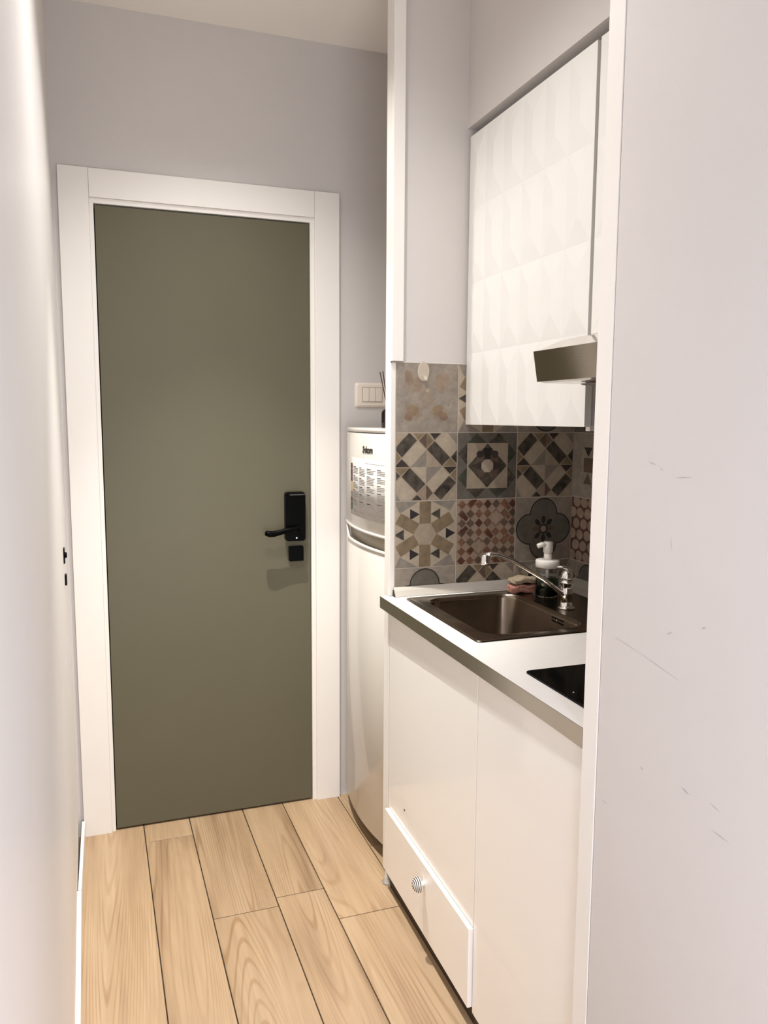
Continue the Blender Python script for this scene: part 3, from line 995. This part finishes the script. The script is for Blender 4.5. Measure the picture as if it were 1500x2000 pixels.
rf = empty('refrigerator', (1.08, 2.455, 0))
tag(rf, 'white two-door refrigerator in the recess between the door and the niche', 'refrigerator')
boxo('body', (.850, 2.202, .035, 1.36, 2.708, 1.384), fridge_white, rf, .004)
bowed('top_panel', rf, 1.3865, 1.4010, fridge_white, .001, .30)
bowed('freezer_door', rf, 1.0640, 1.3845, fridge_white)
bowed('refrigerator_door', rf, .052, 1.0120, fridge_white)
# scooped grip between the doors: a recess and the rolled lip below it
bowed('handle_recess', rf, 1.0125, 1.0635, fridge_shade, .022, .03)
lip = MB()
path = [(fx(y) + .002, y, 1.0150) for y in [2.208 + i * .0247 for i in range(18)]]
path += [(fx(2.645) + .002, 2.645, 1.0250), (fx(2.668) + .002, 2.668, 1.0480), (fx(2.690) + .003, 2.690, 1.0560)]
lip.tube(path, .0055, fridge_white, 10)
lip.build('handle_lip', rf)
lip2 = MB().tube([(fx(y) + .0015, y, 1.0645) for y in [2.208 + i * .0247 for i in range(21)]], .005, fridge_white, 10).build('freezer_lip', rf)
for y in (2.235, 2.675):
    MB().lathe([(.016, 0), (.016, .012), (.011, .016), (.011, .036)], (.90, y, 0), black, n=14).build('foot', rf)
boxo('plinth', (.846, 2.206, .018, .852, 2.704, .055), dark_gap, rf)

# maker's badge
try:
    cu = bpy.data.curves.new('badge_text', 'FONT')
    cu.body = 'Sekom'
    cu.size = .030
    cu.shear = .15
    cu.extrude = .0006
    cu.offset = .0009
    tmp = bpy.data.objects.new('badge_text', cu)
    COL.objects.link(tmp)
    dg = bpy.context.evaluated_depsgraph_get()
    me = bpy.data.meshes.new_from_object(tmp.evaluated_get(dg))
    bpy.data.objects.remove(tmp)
    wmax = max(v.co.x for v in me.vertices)
    ya, yb = 2.425, 2.340
    bo = Vector((fx(2.38), 2.38, 1.322))
    for v in me.vertices:
        y = ya + (yb - ya) * v.co.x / wmax
        z = 1.322 + v.co.y
        v.co = Vector((fx(y) - .0006 - v.co.z, y, z)) - bo
    me.materials.clear()
    me.materials.append(ink_dark)
    bo_ = bpy.data.objects.new('badge', me)
    COL.objects.link(bo_)
    place(bo_, bo, rf)
except Exception as ex:
    print('badge', ex)

# printed sheet taped on the freezer door
sheet = MB()


def strip(y0, y1, z0, z1, m, h, n=6, slant=0.0):
    ys = [y0 + (y1 - y0) * i / n for i in range(n + 1)]
    for a, b in zip(ys[:-1], ys[1:]):
        sa, sb = slant * (a - y0), slant * (b - y0)
        sheet.poly([(fx(a) - h, a, z0 + sa), (fx(b) - h, b, z0 + sb), (fx(b) - h, b, z1 + sb), (fx(a) - h, a, z1 + sa)], m, True)


PY0, PY1, PZ0, PZ1 = 2.575, 2.222, 1.107, 1.302
ys = [PY0 + (PY1 - PY0) * i / 14 for i in range(15)]
sheet.loops([[(fx(y) - .0004, y, z) for y in ys] + [(fx(y) - .0012, y, z) for y in reversed(ys)] for z in (PZ0, PZ1)], paper, True, True, True)
bars = [(1.282, 1.262, maroon), (1.262, 1.236, maroon), (1.236, 1.220, maroon), (1.219, 1.186, amber), (1.185, 1.168, ink), (1.166, 1.150, maroon), (1.149, 1.122, forest)]
for a, b, m in bars:
    strip(2.570, 2.540, b + .0006, a - .0006, m, .0016, 2)
rnd = random.Random(11)
for ci, (c0, c1) in enumerate(((2.528, 2.466), (2.456, 2.394), (2.384, 2.316), (2.306, 2.244))):
    z = 1.270
    while z > 1.136:
        nl = rnd.choice((4, 5, 6))
        for i in range(nl):
            ln = rnd.uniform(.72, 1.0) if i else rnd.uniform(.35, .6)
            if z < 1.136:
                break
            strip(c0, c0 + (c1 - c0) * ln, z, z + .0021, ink_dark if i == 0 else ink, .0016, 2, -.01)
            z -= .0050
        z -= .0046
for c0, c1 in ((2.528, 2.480), (2.450, 2.405), (2.380, 2.330), (2.300, 2.246)):
    strip(c0, c1, 1.120, 1.1232, ink, .0016, 2)
strip(2.400, 2.232, 1.2875, 1.2885, ink, .0016, 4)
strip(2.560, 2.232, 1.1125, 1.1132, ink, .0016, 4)
sh = sheet.build('information_sheet')
tag(sh, 'white printed sheet with coloured margin blocks stuck on the freezer door', 'paper')

# reed diffuser on top
rd = empty('reed_diffuser', (.888, 2.46, 1.401))
tag(rd, 'dark bottle with thin dark reeds standing on the refrigerator top', 'reed diffuser')
MB().lathe([(.026, .0006), (.028, .003), (.028, .050), (.024, .058), (.012, .066), (.011, .082), (.013, .083), (.013, .088), (.006, .088)], (.888, 2.46, 1.401), diffuser_glass, n=22).build('bottle', rd)
for tx, ty, tz in ((.8520, 2.455, 1.583), (.8670, 2.470, 1.587), (.8730, 2.445, 1.585), (.9000, 2.475, 1.592), (.9250, 2.45, 1.588)):
    MB().tube([(.888, 2.46, 1.430), (tx, ty, tz)], .0018, reed_brown, 6).build('reed', rd)

# light switch
ls = empty('light_switch', (.917, D, 1.473))
tag(ls, 'ivory light switch plate with three rockers on the wall above the refrigerator', 'light switch')
P_ = lambda d: rrect(.8540 + d, 1.4725 + d, .9810 - d, 1.5605 - d, .007, 0, 5)
MB().loops([[(a, D - .0002, b) for a, b, _ in P_(0)], [(a, D - .004, b) for a, b, _ in P_(0)], [(a, D - .0085, b) for a, b, _ in P_(.007)]], plastic_ivory, cap0=True, cap1=True, smooth=False).build('plate', ls)
boxo('rocker_frame', (.8795, D - .0092, 1.4920, .9560, D - .0084, 1.5440), mat('switch_gap', (.16, .13, .10), .6), ls)
for i in range(3):
    x0 = .8808 + i * .0250
    MB().box(x0, D - .0118, 1.4932, x0 + .0238, D - .0090, 1.5428, plastic_ivory, .0012).build('rocker', ls)
